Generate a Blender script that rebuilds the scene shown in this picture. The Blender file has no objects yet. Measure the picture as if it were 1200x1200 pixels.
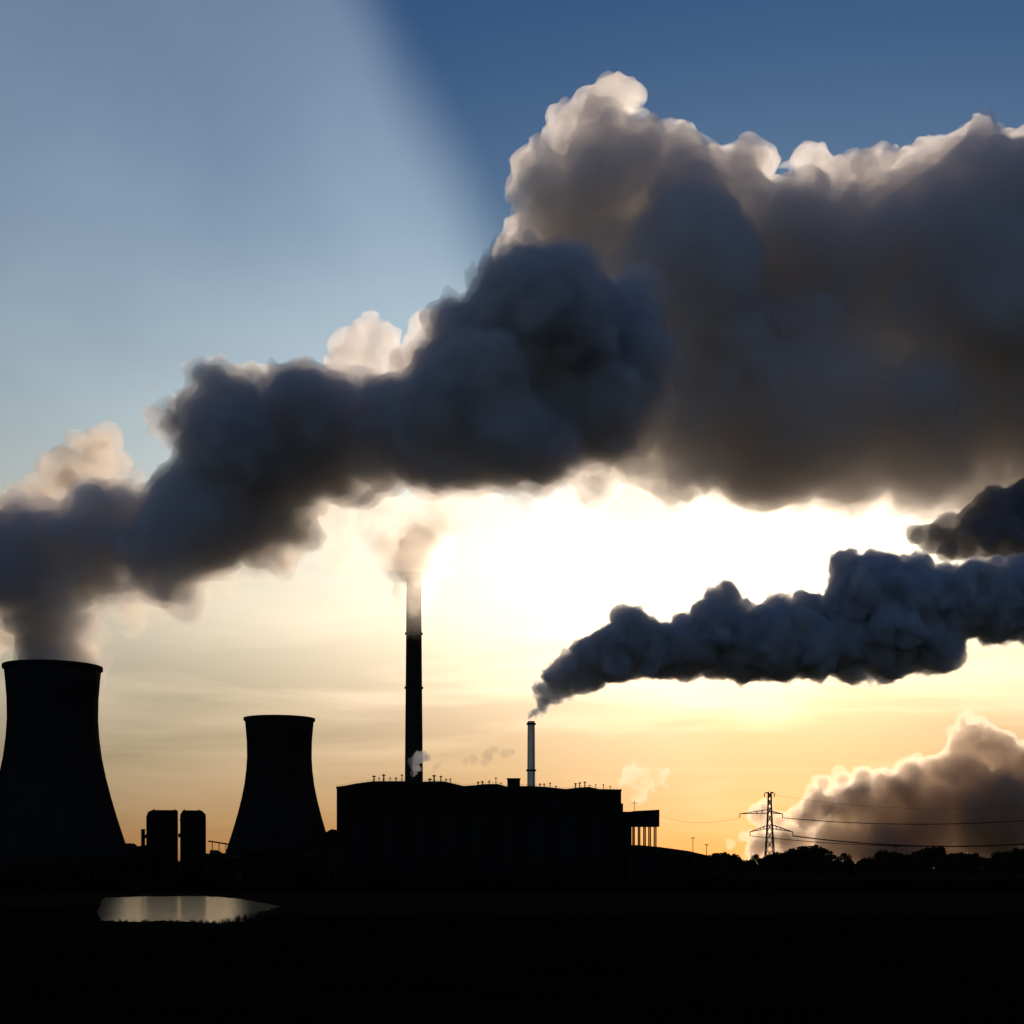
import bpy, bmesh, math, random
import numpy as np
from mathutils import Vector

# ------------------------------------------------------------------ camera, sky, sun, exposure
scene = bpy.context.scene
C = scene.collection
F = 1648.0                    # focal length in photo pixels (photo is 1200 wide)
CAM_H = 12.0                  # the camera stands on a low embankment
HOR = 1010.0                  # photo row of the horizon

cam_d = bpy.data.cameras.new("camera")
cam = bpy.data.objects.new("camera", cam_d)
C.objects.link(cam)
cam.location = (0, 0, CAM_H)
cam.rotation_euler = (math.radians(90), 0, 0)
cam_d.sensor_width = 36
cam_d.lens = 36 * F / 1200
cam_d.shift_y = (HOR - 600) / 1200
cam_d.clip_start = 0.5
cam_d.clip_end = 60000
scene.camera = cam

SUN_DIR = Vector(((910 - 600) / F, 1.0, (HOR - 686) / F)).normalized()
SUN_EL = math.asin(SUN_DIR.z)
SUN_AZ = math.atan2(SUN_DIR.x, SUN_DIR.y)

sun_d = bpy.data.lights.new("sun", 'SUN')
sun_d.energy = 4.0
sun_d.angle = math.radians(0.5)
sun_d.color = (1.0, 0.80, 0.60)
sun = bpy.data.objects.new("sun", sun_d)
sun.rotation_euler = SUN_DIR.to_track_quat('Z', 'Y').to_euler()
C.objects.link(sun)

scene.view_settings.view_transform = 'Standard'
scene.view_settings.look = 'None'
scene.view_settings.exposure = -0.35
scene.view_settings.gamma = 1.0


class NT:
    """small helper for writing node trees"""
    def __init__(self, tree):
        self.t = tree
        tree.nodes.clear()

    def n(self, kind, **kw):
        nd = self.t.nodes.new(kind)
        for k, v in kw.items():
            setattr(nd, k, v)
        return nd

    def put(self, sock, v):
        if isinstance(v, bpy.types.NodeSocket):
            self.t.links.new(v, sock)
        elif v is not None:
            sock.default_value = v

    def m(self, op, a, b=None, c=None, clamp=False):
        nd = self.n('ShaderNodeMath', operation=op, use_clamp=clamp)
        self.put(nd.inputs[0], a)
        self.put(nd.inputs[1], b)
        self.put(nd.inputs[2], c)
        return nd.outputs[0]

    def vm(self, op, a, b=None):
        nd = self.n('ShaderNodeVectorMath', operation=op)
        self.put(nd.inputs[0], a)
        self.put(nd.inputs[1], b)
        return nd.outputs['Value'] if op in ('DOT_PRODUCT', 'LENGTH') else nd.outputs[0]

    def scale(self, v, s):
        nd = self.n('ShaderNodeVectorMath', operation='SCALE')
        self.put(nd.inputs[0], v)
        self.put(nd.inputs['Scale'], s)
        return nd.outputs[0]

    def mixc(self, f, a, b, mode='MIX'):
        nd = self.n('ShaderNodeMix', data_type='RGBA', blend_type=mode)
        self.put(nd.inputs[0], f)
        self.put(nd.inputs[6], a)
        self.put(nd.inputs[7], b)
        return nd.outputs[2]

    def ramp(self, f, stops, interp='LINEAR'):
        nd = self.n('ShaderNodeValToRGB')
        nd.color_ramp.interpolation = interp
        el = nd.color_ramp.elements
        while len(el) < len(stops):
            el.new(0.5)
        for e, (p, c) in zip(el, stops):
            e.position = p
            e.color = c if len(c) == 4 else (*c, 1)
        self.put(nd.inputs[0], f)
        return nd.outputs[0]

    def noise(self, vec, scale, detail=4, rough=0.55, dist=0.0):
        nd = self.n('ShaderNodeTexNoise')
        self.put(nd.inputs['Vector'], vec)
        nd.inputs['Scale'].default_value = scale
        nd.inputs['Detail'].default_value = detail
        nd.inputs['Roughness'].default_value = rough
        nd.inputs['Distortion'].default_value = dist
        return nd.outputs[0]


# --- the sky: Nishita air, a low warm layer of haze towards the sun, thin stratus streaks
world = bpy.data.worlds.new("World")
scene.world = world
world.use_nodes = True
w = NT(world.node_tree)
sky = w.n('ShaderNodeTexSky', sky_type='NISHITA', sun_disc=False, sun_elevation=SUN_EL,
          sun_rotation=SUN_AZ, air_density=1.0, dust_density=0.6, ozone_density=2.0, altitude=100)
tc = w.n('ShaderNodeTexCoord')
D = w.vm('NORMALIZE', tc.outputs['Generated'])
sep = w.n('ShaderNodeSeparateXYZ')
w.put(sep.inputs[0], D)
dx, dy, dz = sep.outputs
el = w.m('MULTIPLY', w.m('ARCSINE', dz), 180 / math.pi)
az = w.m('MULTIPLY', w.m('SUBTRACT', w.m('ARCTAN2', dx, dy), SUN_AZ), 180 / math.pi)
az = w.m('MULTIPLY', w.m('ABSOLUTE', az), 1.0)
# the low haze layer: bright towards the sun, dim at the horizon itself
de = w.m('SUBTRACT', el, math.degrees(SUN_EL))


def gauss(a, b, sa, sb):
    q = w.m('ADD', w.m('POWER', w.m('DIVIDE', a, sa), 2.0), w.m('POWER', w.m('DIVIDE', b, sb), 2.0))
    return w.m('EXPONENT', w.m('MULTIPLY', q, -1.0))


def expo(a, b, sa, sb):
    q = w.m('SQRT', w.m('ADD', w.m('POWER', w.m('DIVIDE', a, sa), 2.0), w.m('POWER', w.m('DIVIDE', b, sb), 2.0)))
    return w.m('EXPONENT', w.m('MULTIPLY', q, -1.0))


SKY_GAIN = 1.0
core = expo(az, de, 0.8, 0.8)
mid = gauss(az, w.m('ADD', de, 1.0), 17.0, 5.2)
wide = expo(az, de, 26.0, 5.5)
elc = w.m('DIVIDE', w.m('MAXIMUM', el, 0.0), 40.0, clamp=True)
# warm colour of the lower air against elevation (fractions of 40 degrees)
warm = w.ramp(elc, [(0.0, (0.50, 0.33, 0.21)), (0.06, (0.78, 0.57, 0.39)), (0.16, (1.0, 0.75, 0.52)),
                    (0.28, (1.0, 0.83, 0.61)), (0.42, (0.75, 0.78, 0.70)), (0.6, (0.30, 0.42, 0.60)), (1.0, (0.1, 0.25, 0.6))])
lp = w.n('ShaderNodeVectorMath', operation='MULTIPLY')
w.put(lp.inputs[0], D)
lp.inputs[1].default_value = (1.0, 1.0, 7.0)
st = w.noise(lp.outputs[0], 4.2, 4, 0.5, 0.5)
lp2 = w.n('ShaderNodeVectorMath', operation='MULTIPLY')
w.put(lp2.inputs[0], D)
lp2.inputs[1].default_value = (1.0, 1.0, 16.0)
st2 = w.noise(lp2.outputs[0], 6.0, 4, 0.5, 0.2)
streak = w.m('ADD', w.m('MULTIPLY', st, 0.82), w.m('MULTIPLY', st2, 0.18))
low = w.ramp(elc, [(0.0, (1, 1, 1)), (0.13, (1, 1, 1)), (0.24, (0.25, 0.25, 0.25)), (0.36, (0, 0, 0)), (1.0, (0, 0, 0))])
dim = w.n('ShaderNodeMapRange')
w.put(dim.inputs[0], streak)
dim.inputs[1].default_value = 0.38
dim.inputs[2].default_value = 0.58
dim.inputs[3].default_value = 1.2
dim.inputs[4].default_value = 0.46
dimf = w.m('ADD', w.m('MULTIPLY', dim.outputs[0], low), w.m('SUBTRACT', 1.0, low))
g = w.m('ADD', w.m('MULTIPLY', mid, 14.0), w.m('MULTIPLY', wide, 14.0))
g = w.m('ADD', g, w.m('MULTIPLY', core, 260.0))
glow = w.scale(warm, w.m('MULTIPLY', g, dimf))
air = w.ramp(elc, [(0.0, (0.30, 0.21, 0.15)), (0.12, (0.46, 0.36, 0.27)), (0.25, (0.62, 0.50, 0.37)), (0.42, (0.48, 0.56, 0.60)),
                   (0.62, (0.32, 0.52, 0.78)), (0.85, (0.19, 0.43, 0.86)), (1.0, (0.18, 0.42, 0.86))])
# sky gain added behind the camera as fill for the clouds' near sides
back_ = w.n('ShaderNodeMapRange', interpolation_type='SMOOTHSTEP')
w.put(back_.inputs[0], dy)
for i_, v_ in ((1, 0.35), (2, -0.35), (3, 1.0), (4, 2.5)):
    back_.inputs[i_].default_value = v_
air = w.scale(air, back_.outputs[0])
nd = w.n('ShaderNodeVectorMath', operation='MULTIPLY')
w.put(nd.inputs[0], air)
nd.inputs[1].default_value = (1.04, 1.0, 0.93)
air = nd.outputs[0]
base = w.n('ShaderNodeVectorMath', operation='MULTIPLY')
w.put(base.inputs[0], sky.outputs[0])
w.put(base.inputs[1], air)
# pale sun-shaft wedge painted into the left sky, edge along the sun's ray
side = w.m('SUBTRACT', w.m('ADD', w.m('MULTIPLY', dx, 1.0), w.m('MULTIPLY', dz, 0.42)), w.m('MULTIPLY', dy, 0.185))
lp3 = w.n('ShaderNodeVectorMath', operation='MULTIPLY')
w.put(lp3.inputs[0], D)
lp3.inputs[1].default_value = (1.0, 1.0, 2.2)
shaft_noise = w.noise(lp3.outputs[0], 2.4, 5, 0.5, 0.6)
edge = w.m('ADD', side, w.m('MULTIPLY', w.m('SUBTRACT', shaft_noise, 0.5), 0.11))
sun_shaft = w.n('ShaderNodeMapRange', interpolation_type='SMOOTHSTEP')
w.put(sun_shaft.inputs[0], edge)
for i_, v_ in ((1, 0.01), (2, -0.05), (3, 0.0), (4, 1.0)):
    sun_shaft.inputs[i_].default_value = v_
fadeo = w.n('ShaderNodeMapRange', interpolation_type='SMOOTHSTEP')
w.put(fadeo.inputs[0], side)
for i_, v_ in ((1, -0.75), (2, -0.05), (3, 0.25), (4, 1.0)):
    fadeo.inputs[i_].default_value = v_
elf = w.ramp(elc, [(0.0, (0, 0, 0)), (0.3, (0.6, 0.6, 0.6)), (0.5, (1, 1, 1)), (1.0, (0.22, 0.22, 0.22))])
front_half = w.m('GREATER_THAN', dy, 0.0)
shaft_f = w.m('MULTIPLY', w.m('MULTIPLY', sun_shaft.outputs[0], fadeo.outputs[0]), w.m('MULTIPLY', elf, front_half))
shaft_f = w.m('MULTIPLY', shaft_f, w.m('ADD', 0.35, w.m('MULTIPLY', shaft_noise, 1.3)))
col = w.vm('ADD', base.outputs[0], glow)
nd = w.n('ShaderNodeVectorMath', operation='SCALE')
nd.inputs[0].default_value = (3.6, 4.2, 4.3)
w.put(nd.inputs['Scale'], shaft_f)
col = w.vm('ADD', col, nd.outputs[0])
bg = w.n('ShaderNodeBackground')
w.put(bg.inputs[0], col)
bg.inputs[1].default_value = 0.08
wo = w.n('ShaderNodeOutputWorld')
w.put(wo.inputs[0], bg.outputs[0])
world.cycles.sampling_method = 'MANUAL'
world.cycles.sample_map_resolution = 1024

cy = scene.cycles
cy.volume_bounces = 9
cy.max_bounces = 12
cy.diffuse_bounces = 2
cy.glossy_bounces = 2
cy.transparent_max_bounces = 96
cy.use_denoising = True
cy.denoiser = 'OPENIMAGEDENOISE'
cy.use_adaptive_sampling = True
cy.adaptive_threshold = 0.02
cy.sample_clamp_indirect = 6.0
cy.volume_max_steps = 256

# ------------------------------------------------------------------ helpers
def W(px, py, d):
    """point of the place seen at photo pixel (px, py) at the distance d metres"""
    return Vector(((px - 600) / F * d, d, CAM_H + (HOR - py) / F * d))


def tag(o, label=None, cat=None, group=None, kind=None):
    if label: o['label'] = label
    if cat: o['category'] = cat
    if group: o['group'] = group
    if kind: o['kind'] = kind
    return o


def mesh_obj(name, verts, faces, m, parent=None, smooth=False):
    me = bpy.data.meshes.new(name)
    me.from_pydata([tuple(v) for v in verts], [], [tuple(f) for f in faces])
    me.update()
    if smooth:
        me.polygons.foreach_set('use_smooth', [True] * len(me.polygons))
    me.materials.append(m)
    o = bpy.data.objects.new(name, me)
    C.objects.link(o)
    if parent: o.parent = parent
    return o


def thing(name, loc, label, cat, group=None, rotz=0):
    o = bpy.data.objects.new(name, None)
    C.objects.link(o)
    o.location = loc
    o.rotation_euler = (0, 0, rotz)
    return tag(o, label, cat, group)


class MB:
    """collects simple shapes into one mesh"""
    def __init__(self):
        self.v, self.f = [], []

    def box(self, x0, x1, y0, y1, z0, z1):
        b = len(self.v)
        self.v += [(x0, y0, z0), (x1, y0, z0), (x1, y1, z0), (x0, y1, z0), (x0, y0, z1), (x1, y0, z1), (x1, y1, z1), (x0, y1, z1)]
        self.f += [tuple(b + i for i in q) for q in ((0, 3, 2, 1), (4, 5, 6, 7), (0, 1, 5, 4), (1, 2, 6, 5), (2, 3, 7, 6), (3, 0, 4, 7))]
        return self

    def prism(self, outline, y0, y1):
        """outline of (x, z) counter-clockwise seen from -y"""
        b, n = len(self.v), len(outline)
        self.v += [(x, y0, z) for x, z in outline] + [(x, y1, z) for x, z in outline]
        self.f += [tuple(b + i for i in range(n)), tuple(b + n + i for i in reversed(range(n)))]
        self.f += [(b + (i + 1) % n, b + i, b + n + i, b + n + (i + 1) % n) for i in range(n)]
        return self

    def tube(self, p, q, r, r2=None, seg=6):
        p, q = Vector(p), Vector(q)
        r2 = r if r2 is None else r2
        d = (q - p).normalized()
        a = d.cross(Vector((0, 0, 1)) if abs(d.z) < 0.9 else Vector((1, 0, 0))).normalized()
        c = d.cross(a)
        b = len(self.v)
        for o, rr in ((p, r), (q, r2)):
            for i in range(seg):
                t = 2 * math.pi * i / seg
                self.v.append(tuple(o + a * (rr * math.cos(t)) + c * (rr * math.sin(t))))
        for i in range(seg):
            j = (i + 1) % seg
            self.f.append((b + i, b + j, b + seg + j, b + seg + i))
        self.f += [tuple(b + i for i in reversed(range(seg))), tuple(b + seg + i for i in range(seg))]
        return self

    def lathe(self, prof, seg=64, cx=0, cy=0, closed=False):
        b, n = len(self.v), len(prof)
        for r, z in prof:
            for i in range(seg):
                t = 2 * math.pi * i / seg
                self.v.append((cx + r * math.cos(t), cy + r * math.sin(t), z))
        for k in range(n if closed else n - 1):
            k2 = (k + 1) % n
            for i in range(seg):
                j = (i + 1) % seg
                self.f.append((b + k * seg + i, b + k * seg + j, b + k2 * seg + j, b + k2 * seg + i))
        if not closed:
            self.f += [tuple(b + i for i in reversed(range(seg))), tuple(b + (n - 1) * seg + i for i in range(seg))]
        return self

    def build(self, name, m, parent=None, smooth=False):
        return mesh_obj(name, self.v, self.f, m, parent, smooth)


def mat(name, c0, c1=None, scale=0.3, rough=0.9, metal=0.0, bump=0.0, spec=0.2):
    m = bpy.data.materials.new(name)
    m.use_nodes = True
    t = NT(m.node_tree)
    b = t.n('ShaderNodeBsdfPrincipled')
    o = t.n('ShaderNodeOutputMaterial')
    t.put(o.inputs[0], b.outputs[0])
    tcn = t.n('ShaderNodeTexCoord')
    nz = t.noise(tcn.outputs['Object'], scale, 6, 0.6)
    t.put(b.inputs['Base Color'], t.mixc(t.ramp(nz, [(0.35, (0, 0, 0)), (0.65, (1, 1, 1))]), (*c0, 1), (*(c1 or c0), 1)))
    b.inputs['Roughness'].default_value = rough
    b.inputs['Metallic'].default_value = metal
    b.inputs['Specular IOR Level'].default_value = spec
    if bump:
        bp = t.n('ShaderNodeBump')
        bp.inputs['Strength'].default_value = bump
        t.put(bp.inputs['Height'], nz)
        t.put(b.inputs['Normal'], bp.outputs[0])
    return m


M_CONC = mat('dark_concrete', (0.018, 0.017, 0.016), (0.012, 0.011, 0.011), 0.05, 0.95, spec=0.0)  # base colour much darker than plain concrete
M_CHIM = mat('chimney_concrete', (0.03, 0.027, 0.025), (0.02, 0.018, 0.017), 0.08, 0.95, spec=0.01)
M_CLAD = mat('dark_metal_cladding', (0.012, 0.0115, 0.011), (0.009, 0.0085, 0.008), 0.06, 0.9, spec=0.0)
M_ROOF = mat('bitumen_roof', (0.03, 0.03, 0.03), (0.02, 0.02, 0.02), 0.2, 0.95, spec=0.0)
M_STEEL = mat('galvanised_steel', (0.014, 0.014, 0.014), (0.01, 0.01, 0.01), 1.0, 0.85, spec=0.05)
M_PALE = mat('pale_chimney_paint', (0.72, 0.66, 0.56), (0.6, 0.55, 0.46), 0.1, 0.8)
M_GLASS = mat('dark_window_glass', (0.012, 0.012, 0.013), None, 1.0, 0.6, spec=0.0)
M_LEAF = mat('dark_foliage', (0.03, 0.036, 0.014), (0.016, 0.02, 0.009), 0.6, 0.95, spec=0.0)
M_BARK = mat('tree_bark', (0.04, 0.032, 0.025), (0.02, 0.016, 0.012), 2.0, 0.95, spec=0.0)
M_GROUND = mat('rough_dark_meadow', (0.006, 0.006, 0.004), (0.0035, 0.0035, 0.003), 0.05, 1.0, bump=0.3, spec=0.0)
M_REED = mat('dark_reeds', (0.02, 0.02, 0.01), (0.012, 0.012, 0.008), 1.0, 1.0, spec=0.0)


def smoke_mat(name, color, density, g, absorb=(0, 0, 0), skin=0.03, skin_col=(0.6, 0.55, 0.5), ragged=0, fade=None):
    """steam: a scattering volume inside a closed billowing shape, with a barely visible misty skin"""
    m = bpy.data.materials.new(name)
    m.use_nodes = True
    t = NT(m.node_tree)
    o = t.n('ShaderNodeOutputMaterial')
    v = t.n('ShaderNodeVolumePrincipled')
    v.inputs['Color'].default_value = (*color, 1)
    v.inputs['Density'].default_value = density
    v.inputs['Anisotropy'].default_value = g
    v.inputs['Absorption Color'].default_value = (*absorb, 1)
    v.inputs['Density Attribute'].default_value = ''
    if ragged or fade:
        g_ = t.n('ShaderNodeNewGeometry')
        f_ = None
        if ragged:
            f_ = t.m('MULTIPLY', t.m('SUBTRACT', t.noise(g_.outputs['Position'], 1.0 / ragged, 2.5, 0.55), 0.40, clamp=True), 6.0)
        if fade:
            s_ = t.n('ShaderNodeSeparateXYZ')
            t.put(s_.inputs[0], g_.outputs['Position'])
            mr = t.n('ShaderNodeMapRange', interpolation_type='SMOOTHSTEP')
            t.put(mr.inputs[0], s_.outputs[2])
            mr.inputs[1].default_value, mr.inputs[2].default_value = fade
            f_ = t.m('MULTIPLY', f_, mr.outputs[0]) if f_ is not None else mr.outputs[0]
        t.put(v.inputs['Density'], t.m('MULTIPLY', f_, density))
    tr = t.n('ShaderNodeBsdfTransparent')
    tl = t.n('ShaderNodeBsdfTranslucent')
    tl.inputs[0].default_value = (*skin_col, 1)
    mx = t.n('ShaderNodeMixShader')
    mx.inputs[0].default_value = skin
    t.put(mx.inputs[1], tr.outputs[0])
    t.put(mx.inputs[2], tl.outputs[0])
    t.put(o.inputs['Surface'], mx.outputs[0])
    t.put(o.inputs['Volume'], v.outputs[0])
    return m


# ------------------------------------------------------------------ billowing smoke shapes
import openvdb


def fbm(shape, cell, rng, octaves=3, rough=0.55):
    """smooth random field on a voxel grid, feature size cell voxels"""
    out = np.zeros(shape, np.float32)
    amp, tot = 1.0, 0.0
    for _ in range(octaves):
        if cell < 1.5: break
        lat = rng.standard_normal([int(s / cell) + 4 for s in shape]).astype(np.float32)
        f = lat
        for ax in range(3):
            x = np.arange(shape[ax], dtype=np.float32) / cell
            i = x.astype(int)
            u = x - i
            u = u * u * (3 - 2 * u)
            sh = [1, 1, 1]
            sh[ax] = -1
            u = u.reshape(sh)
            f = np.take(f, i, ax) * (1 - u) + np.take(f, i + 1, ax) * u
        out += amp * f
        tot += amp
        amp *= rough
        cell /= 2.03
    return out / tot


def billow(balls, voxel, seed, kids=(9, 6), frac=(0.30, 0.52), noise=(2.0, 8.0), squash=1.0, sink=0.82, min_r=2.0, rough=0.55, octaves=4, isos=(0.0,), big=(0, 1)):
    """cauliflower shape: balls (x, y, z, r) with smaller balls on them and smaller ones on those;
    returns (points, quads)"""
    rnd = random.Random(seed)
    rng = np.random.default_rng(seed)
    allb = list(balls)
    gen = list(balls)
    for n in kids:
        nxt = []
        for (x, y, z, r) in gen:
            for _ in range(n):
                rr = r * rnd.uniform(*frac)
                if rr < min_r: continue
                v = Vector((rnd.gauss(0, 1), rnd.gauss(0, 1), rnd.gauss(0, 1) + 0.15)).normalized() * (r * sink)
                nxt.append((x + v.x, y + v.y, z + v.z, rr))
        allb += nxt
        gen = nxt
    A = np.array(allb)
    pad = 4 * voxel + noise[0] * 3 + big[0] * 2.5
    lo = (A[:, :3] - A[:, 3:4]).min(0) - pad
    hi = (A[:, :3] + A[:, 3:4]).max(0) + pad
    shape = tuple(int(v) for v in np.ceil((hi - lo) / voxel))
    band = 6 * voxel + noise[0] * 3 + big[0] * 2.5
    d = np.full(shape, band, np.float32)
    for x, y, z, r in allb:
        c = (np.array((x, y, z)) - lo) / voxel
        R = (r + band) / voxel
        a = np.maximum(np.floor(c - R).astype(int), 0)
        b = np.minimum(np.ceil(c + R).astype(int) + 1, shape)
        if (b <= a).any(): continue
        gx = (np.arange(a[0], b[0]) - c[0])[:, None, None] ** 2
        gy = (np.arange(a[1], b[1]) - c[1])[None, :, None] ** 2
        gz = (np.arange(a[2], b[2]) - c[2])[None, None, :] ** 2
        s = np.sqrt((gx + gy + gz).astype(np.float32)) * np.float32(voxel) - np.float32(r)
        sl = d[a[0]:b[0], a[1]:b[1], a[2]:b[2]]
        np.minimum(sl, s, out=sl)
    if big[0]:
        d += big[0] * fbm(shape, big[1] / voxel, rng, 2, 0.5)
    if noise[0]:
        d += noise[0] * fbm(shape, noise[1] / voxel, rng, octaves, rough)
    # the border is air
    d[0], d[-1], d[:, 0], d[:, -1], d[:, :, 0], d[:, :, -1] = (band,) * 6
    out = []
    for iso in isos:
        if iso:
            d2 = d + 0.30 * abs(iso) * fbm(shape, 14 / voxel, rng, 3)
            d2[0], d2[-1], d2[:, 0], d2[:, -1], d2[:, :, 0], d2[:, :, -1] = (band,) * 6
        else:
            d2 = d
        g = openvdb.FloatGrid(float(band))
        g.copyFromArray(np.ascontiguousarray(d2))
        pts, quads = g.convertToQuads(float(iso))
        out.append((pts * voxel + lo, quads))
    return out


def smoke_obj(name, pts, quads, m, parent=None):
    me = bpy.data.meshes.new(name)
    me.vertices.add(len(pts))
    me.vertices.foreach_set('co', np.asarray(pts, np.float32).ravel())
    n = len(quads)
    me.loops.add(4 * n)
    me.loops.foreach_set('vertex_index', np.ascontiguousarray(quads[:, ::-1]).astype(np.int32).ravel())
    me.polygons.add(n)
    me.polygons.foreach_set('loop_start', np.arange(0, 4 * n, 4, dtype=np.int32))
    me.update(calc_edges=True)
    me.validate()
    bm = bmesh.new()
    bm.from_mesh(me)
    if n and bm.calc_volume(signed=True) < 0:
        me.flip_normals()
    bm.free()
    me.polygons.foreach_set('use_smooth', [True] * len(me.polygons))
    me.materials.append(m)
    o = bpy.data.objects.new(name, me)
    C.objects.link(o)
    if parent: o.parent = parent
    return o


def px_balls(lst, d, jitter=0, seed=1):
    """(px, py, r_px[, extra metres of distance]) -> world balls"""
    rnd = random.Random(seed)
    out = []
    for b in lst:
        dd = d + (b[3] if len(b) > 3 else 0) + (rnd.uniform(-jitter, jitter) if jitter else 0)
        p = W(b[0], b[1], dd)
        out.append((p.x, p.y, p.z, b[2] / F * dd))
    return out


S_STEAM = smoke_mat('grey_steam', (0.72, 0.71, 0.72), 0.05, 0.5)
S_STEAM_CORE = smoke_mat('grey_steam_core', (0.945, 0.94, 0.94), 0.10, 0.3, skin=0.0)
S_BACK = smoke_mat('white_steam', (0.92, 0.90, 0.89), 0.045, 0.6)
S_BACK_CORE = smoke_mat('white_steam_core', (0.965, 0.955, 0.945), 0.028, 0.45, skin=0.0)
S_SMOKE = smoke_mat('dark_smoke', (0.72, 0.74, 0.78), 0.13, 0.4)
S_SMOKE_CORE = smoke_mat('dark_smoke_core', (0.87, 0.89, 0.92), 0.20, 0.3, skin=0.0)
S_WISP = smoke_mat('thin_steam', (0.93, 0.86, 0.79), 0.030, 0.6, skin=0.01, ragged=34)
S_PUFF = smoke_mat('bright_steam', (0.90, 0.87, 0.86), 0.045, 0.6)
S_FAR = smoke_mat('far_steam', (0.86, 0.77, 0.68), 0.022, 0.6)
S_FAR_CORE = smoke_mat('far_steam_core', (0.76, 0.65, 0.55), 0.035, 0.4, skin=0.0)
S_SHELF = smoke_mat('shelf_cloud', (0.50, 0.49, 0.50), 0.14, 0.3)
S_GLOW = smoke_mat('chimney_mist', (0.995, 0.96, 0.91), 0.017, 0.65, skin=0.0, fade=(172, 232))
S_WISP2 = smoke_mat('warm_steam', (0.78, 0.70, 0.64), 0.022, 0.6, skin=0.01, ragged=22)
S_WISP3 = smoke_mat('thin_smoke', (0.35, 0.33, 0.31), 0.04, 0.4, skin=0.01)
S_ROOF = smoke_mat('roof_steam', (0.70, 0.73, 0.80), 0.16, 0.2)

front = [(63, 785, 44), (63, 765, 47), (64, 745, 50), (68, 718, 52), (75, 690, 60), (60, 655, 70), (15, 665, 65), (-40, 650, 80),
         (110, 645, 68), (150, 620, 62), (190, 650, 60), (235, 600, 80), (262, 522, 74), (300, 520, 72), (332, 480, 50), (345, 462, 34),
         (300, 590, 70), (370, 515, 72), (405, 500, 60), (445, 505, 60), (485, 500, 66), (540, 480, 78), (545, 395, 50), (560, 440, 60, -20), (590, 360, 56), (625, 350, 58, -30), (620, 420, 70, 20), (650, 372, 60, 20), (690, 370, 52, -25), (740, 365, 46), (700, 420, 66, 20),
         (758, 405, 44, -25), (752, 438, 42), (715, 470, 58, -20), (650, 480, 82, 10), (590, 508, 66, -20), (640, 525, 52, -40), (690, 505, 50, 10), (520, 430, 46), (505, 520, 50, -30)]
back = [(725, 112, 26), (702, 140, 36), (672, 180, 42), (640, 220, 44), (612, 222, 26), (625, 252, 30), (722, 200, 66), (780, 205, 52),
        (690, 270, 84), (800, 255, 85), (850, 192, 16), (888, 200, 15), (762, 152, 24), (802, 188, 34), (872, 255, 50), (952, 202, 30),
        (930, 270, 62), (990, 222, 38), (1022, 188, 20), (1060, 222, 42), (1105, 200, 38), (1142, 188, 44), (1198, 192, 40), (1240, 205, 55),
        (800, 350, 105), (900, 360, 105), (1000, 335, 110), (1120, 320, 120), (1225, 330, 120), (1330, 330, 130), (760, 450, 100), (860, 470, 100),
        (960, 480, 105), (1060, 490, 100), (1160, 480, 100), (1260, 480, 110), (1360, 470, 120), (700, 490, 75), (800, 520, 66), (900, 532, 70),
        (1000, 540, 70), (1080, 545, 66), (1145, 562, 54), (1210, 570, 58), (1280, 570, 66)]
smoke = [(623, 838, 5), (627, 832, 7), (633, 822, 11), (642, 810, 16), (656, 797, 22), (672, 786, 26), (692, 774, 30), (716, 765, 34),
         (742, 757, 38), (742, 730, 20), (775, 760, 36), (808, 758, 38), (838, 735, 36), (850, 705, 22), (842, 765, 32), (875, 755, 44), (912, 752, 46),
         (946, 712, 20), (948, 755, 40), (985, 745, 46), (1012, 700, 46), (1030, 690, 42), (1040, 745, 50), (1078, 710, 48), (1088, 745, 44), (1110, 685, 26), (1150, 686, 30), (1195, 684, 30),
         (1130, 705, 42), (1170, 710, 44), (1220, 705, 50), (1275, 715, 55)]


def plume(name, lst, d, voxel, seed, m, label, cat='steam plume', jitter=10, group=None, **kw):
    ms = m if isinstance(m, tuple) else (m,)
    sh = billow(px_balls(lst, d, jitter, seed), voxel, seed, **kw)
    o = smoke_obj(name, *sh[0], ms[0])
    for q, mm in zip(sh[1:], ms[1:]):
        smoke_obj('dense_core', *q, mm, o)
    return tag(o, label, cat, group)


# ------------------------------------------------------------------ ground and pond
ground = MB()
xs = sorted(set([-30000, -9000, -4000, -2000] + list(range(-1200, 1201, 40)) + [2000, 4000, 9000, 30000]))
ys = sorted(set([-3000, -600, -100] + list(range(0, 1601, 40)) + [2200, 4000, 9000, 20000, 50000]))
rndg = random.Random(4)
for y in ys:
    for x in xs:
        ground.v.append((x, y, 0.0))
nx = len(xs)
for j in range(len(ys) - 1):
    for i in range(nx - 1):
        b = j * nx + i
        ground.f.append((b, b + 1, b + nx + 1, b + nx))
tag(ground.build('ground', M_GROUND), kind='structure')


screen_dike = MB()  # added bank: hides the sunlit ground beyond, its front stays in shade
nd_ = 160
for k in range(nd_ + 1):
    x = -520 + 1040 * k / nd_
    h = 4.6 + 0.5 * math.sin(x * 0.031) + 0.4 * math.sin(x * 0.083 + 1) + rndg.uniform(-0.15, 0.15)
    for yy, zz in ((575, -0.2), (585, h * 0.7), (590, h), (594, h - 0.1), (610, -0.2)):
        screen_dike.v.append((x, yy + 4 * math.sin(x * 0.012), zz))
for k in range(nd_):
    for j in range(4):
        a_ = k * 5 + j
        screen_dike.f.append((a_, a_ + 5, a_ + 6, a_ + 1))
tag(screen_dike.build('added_embankment', M_GROUND), kind='structure')


def on_ground(px, py, z=0.0):
    d = F * (CAM_H - z) / (py - HOR)
    return Vector(((px - 600) / F * d, d, z))


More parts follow.
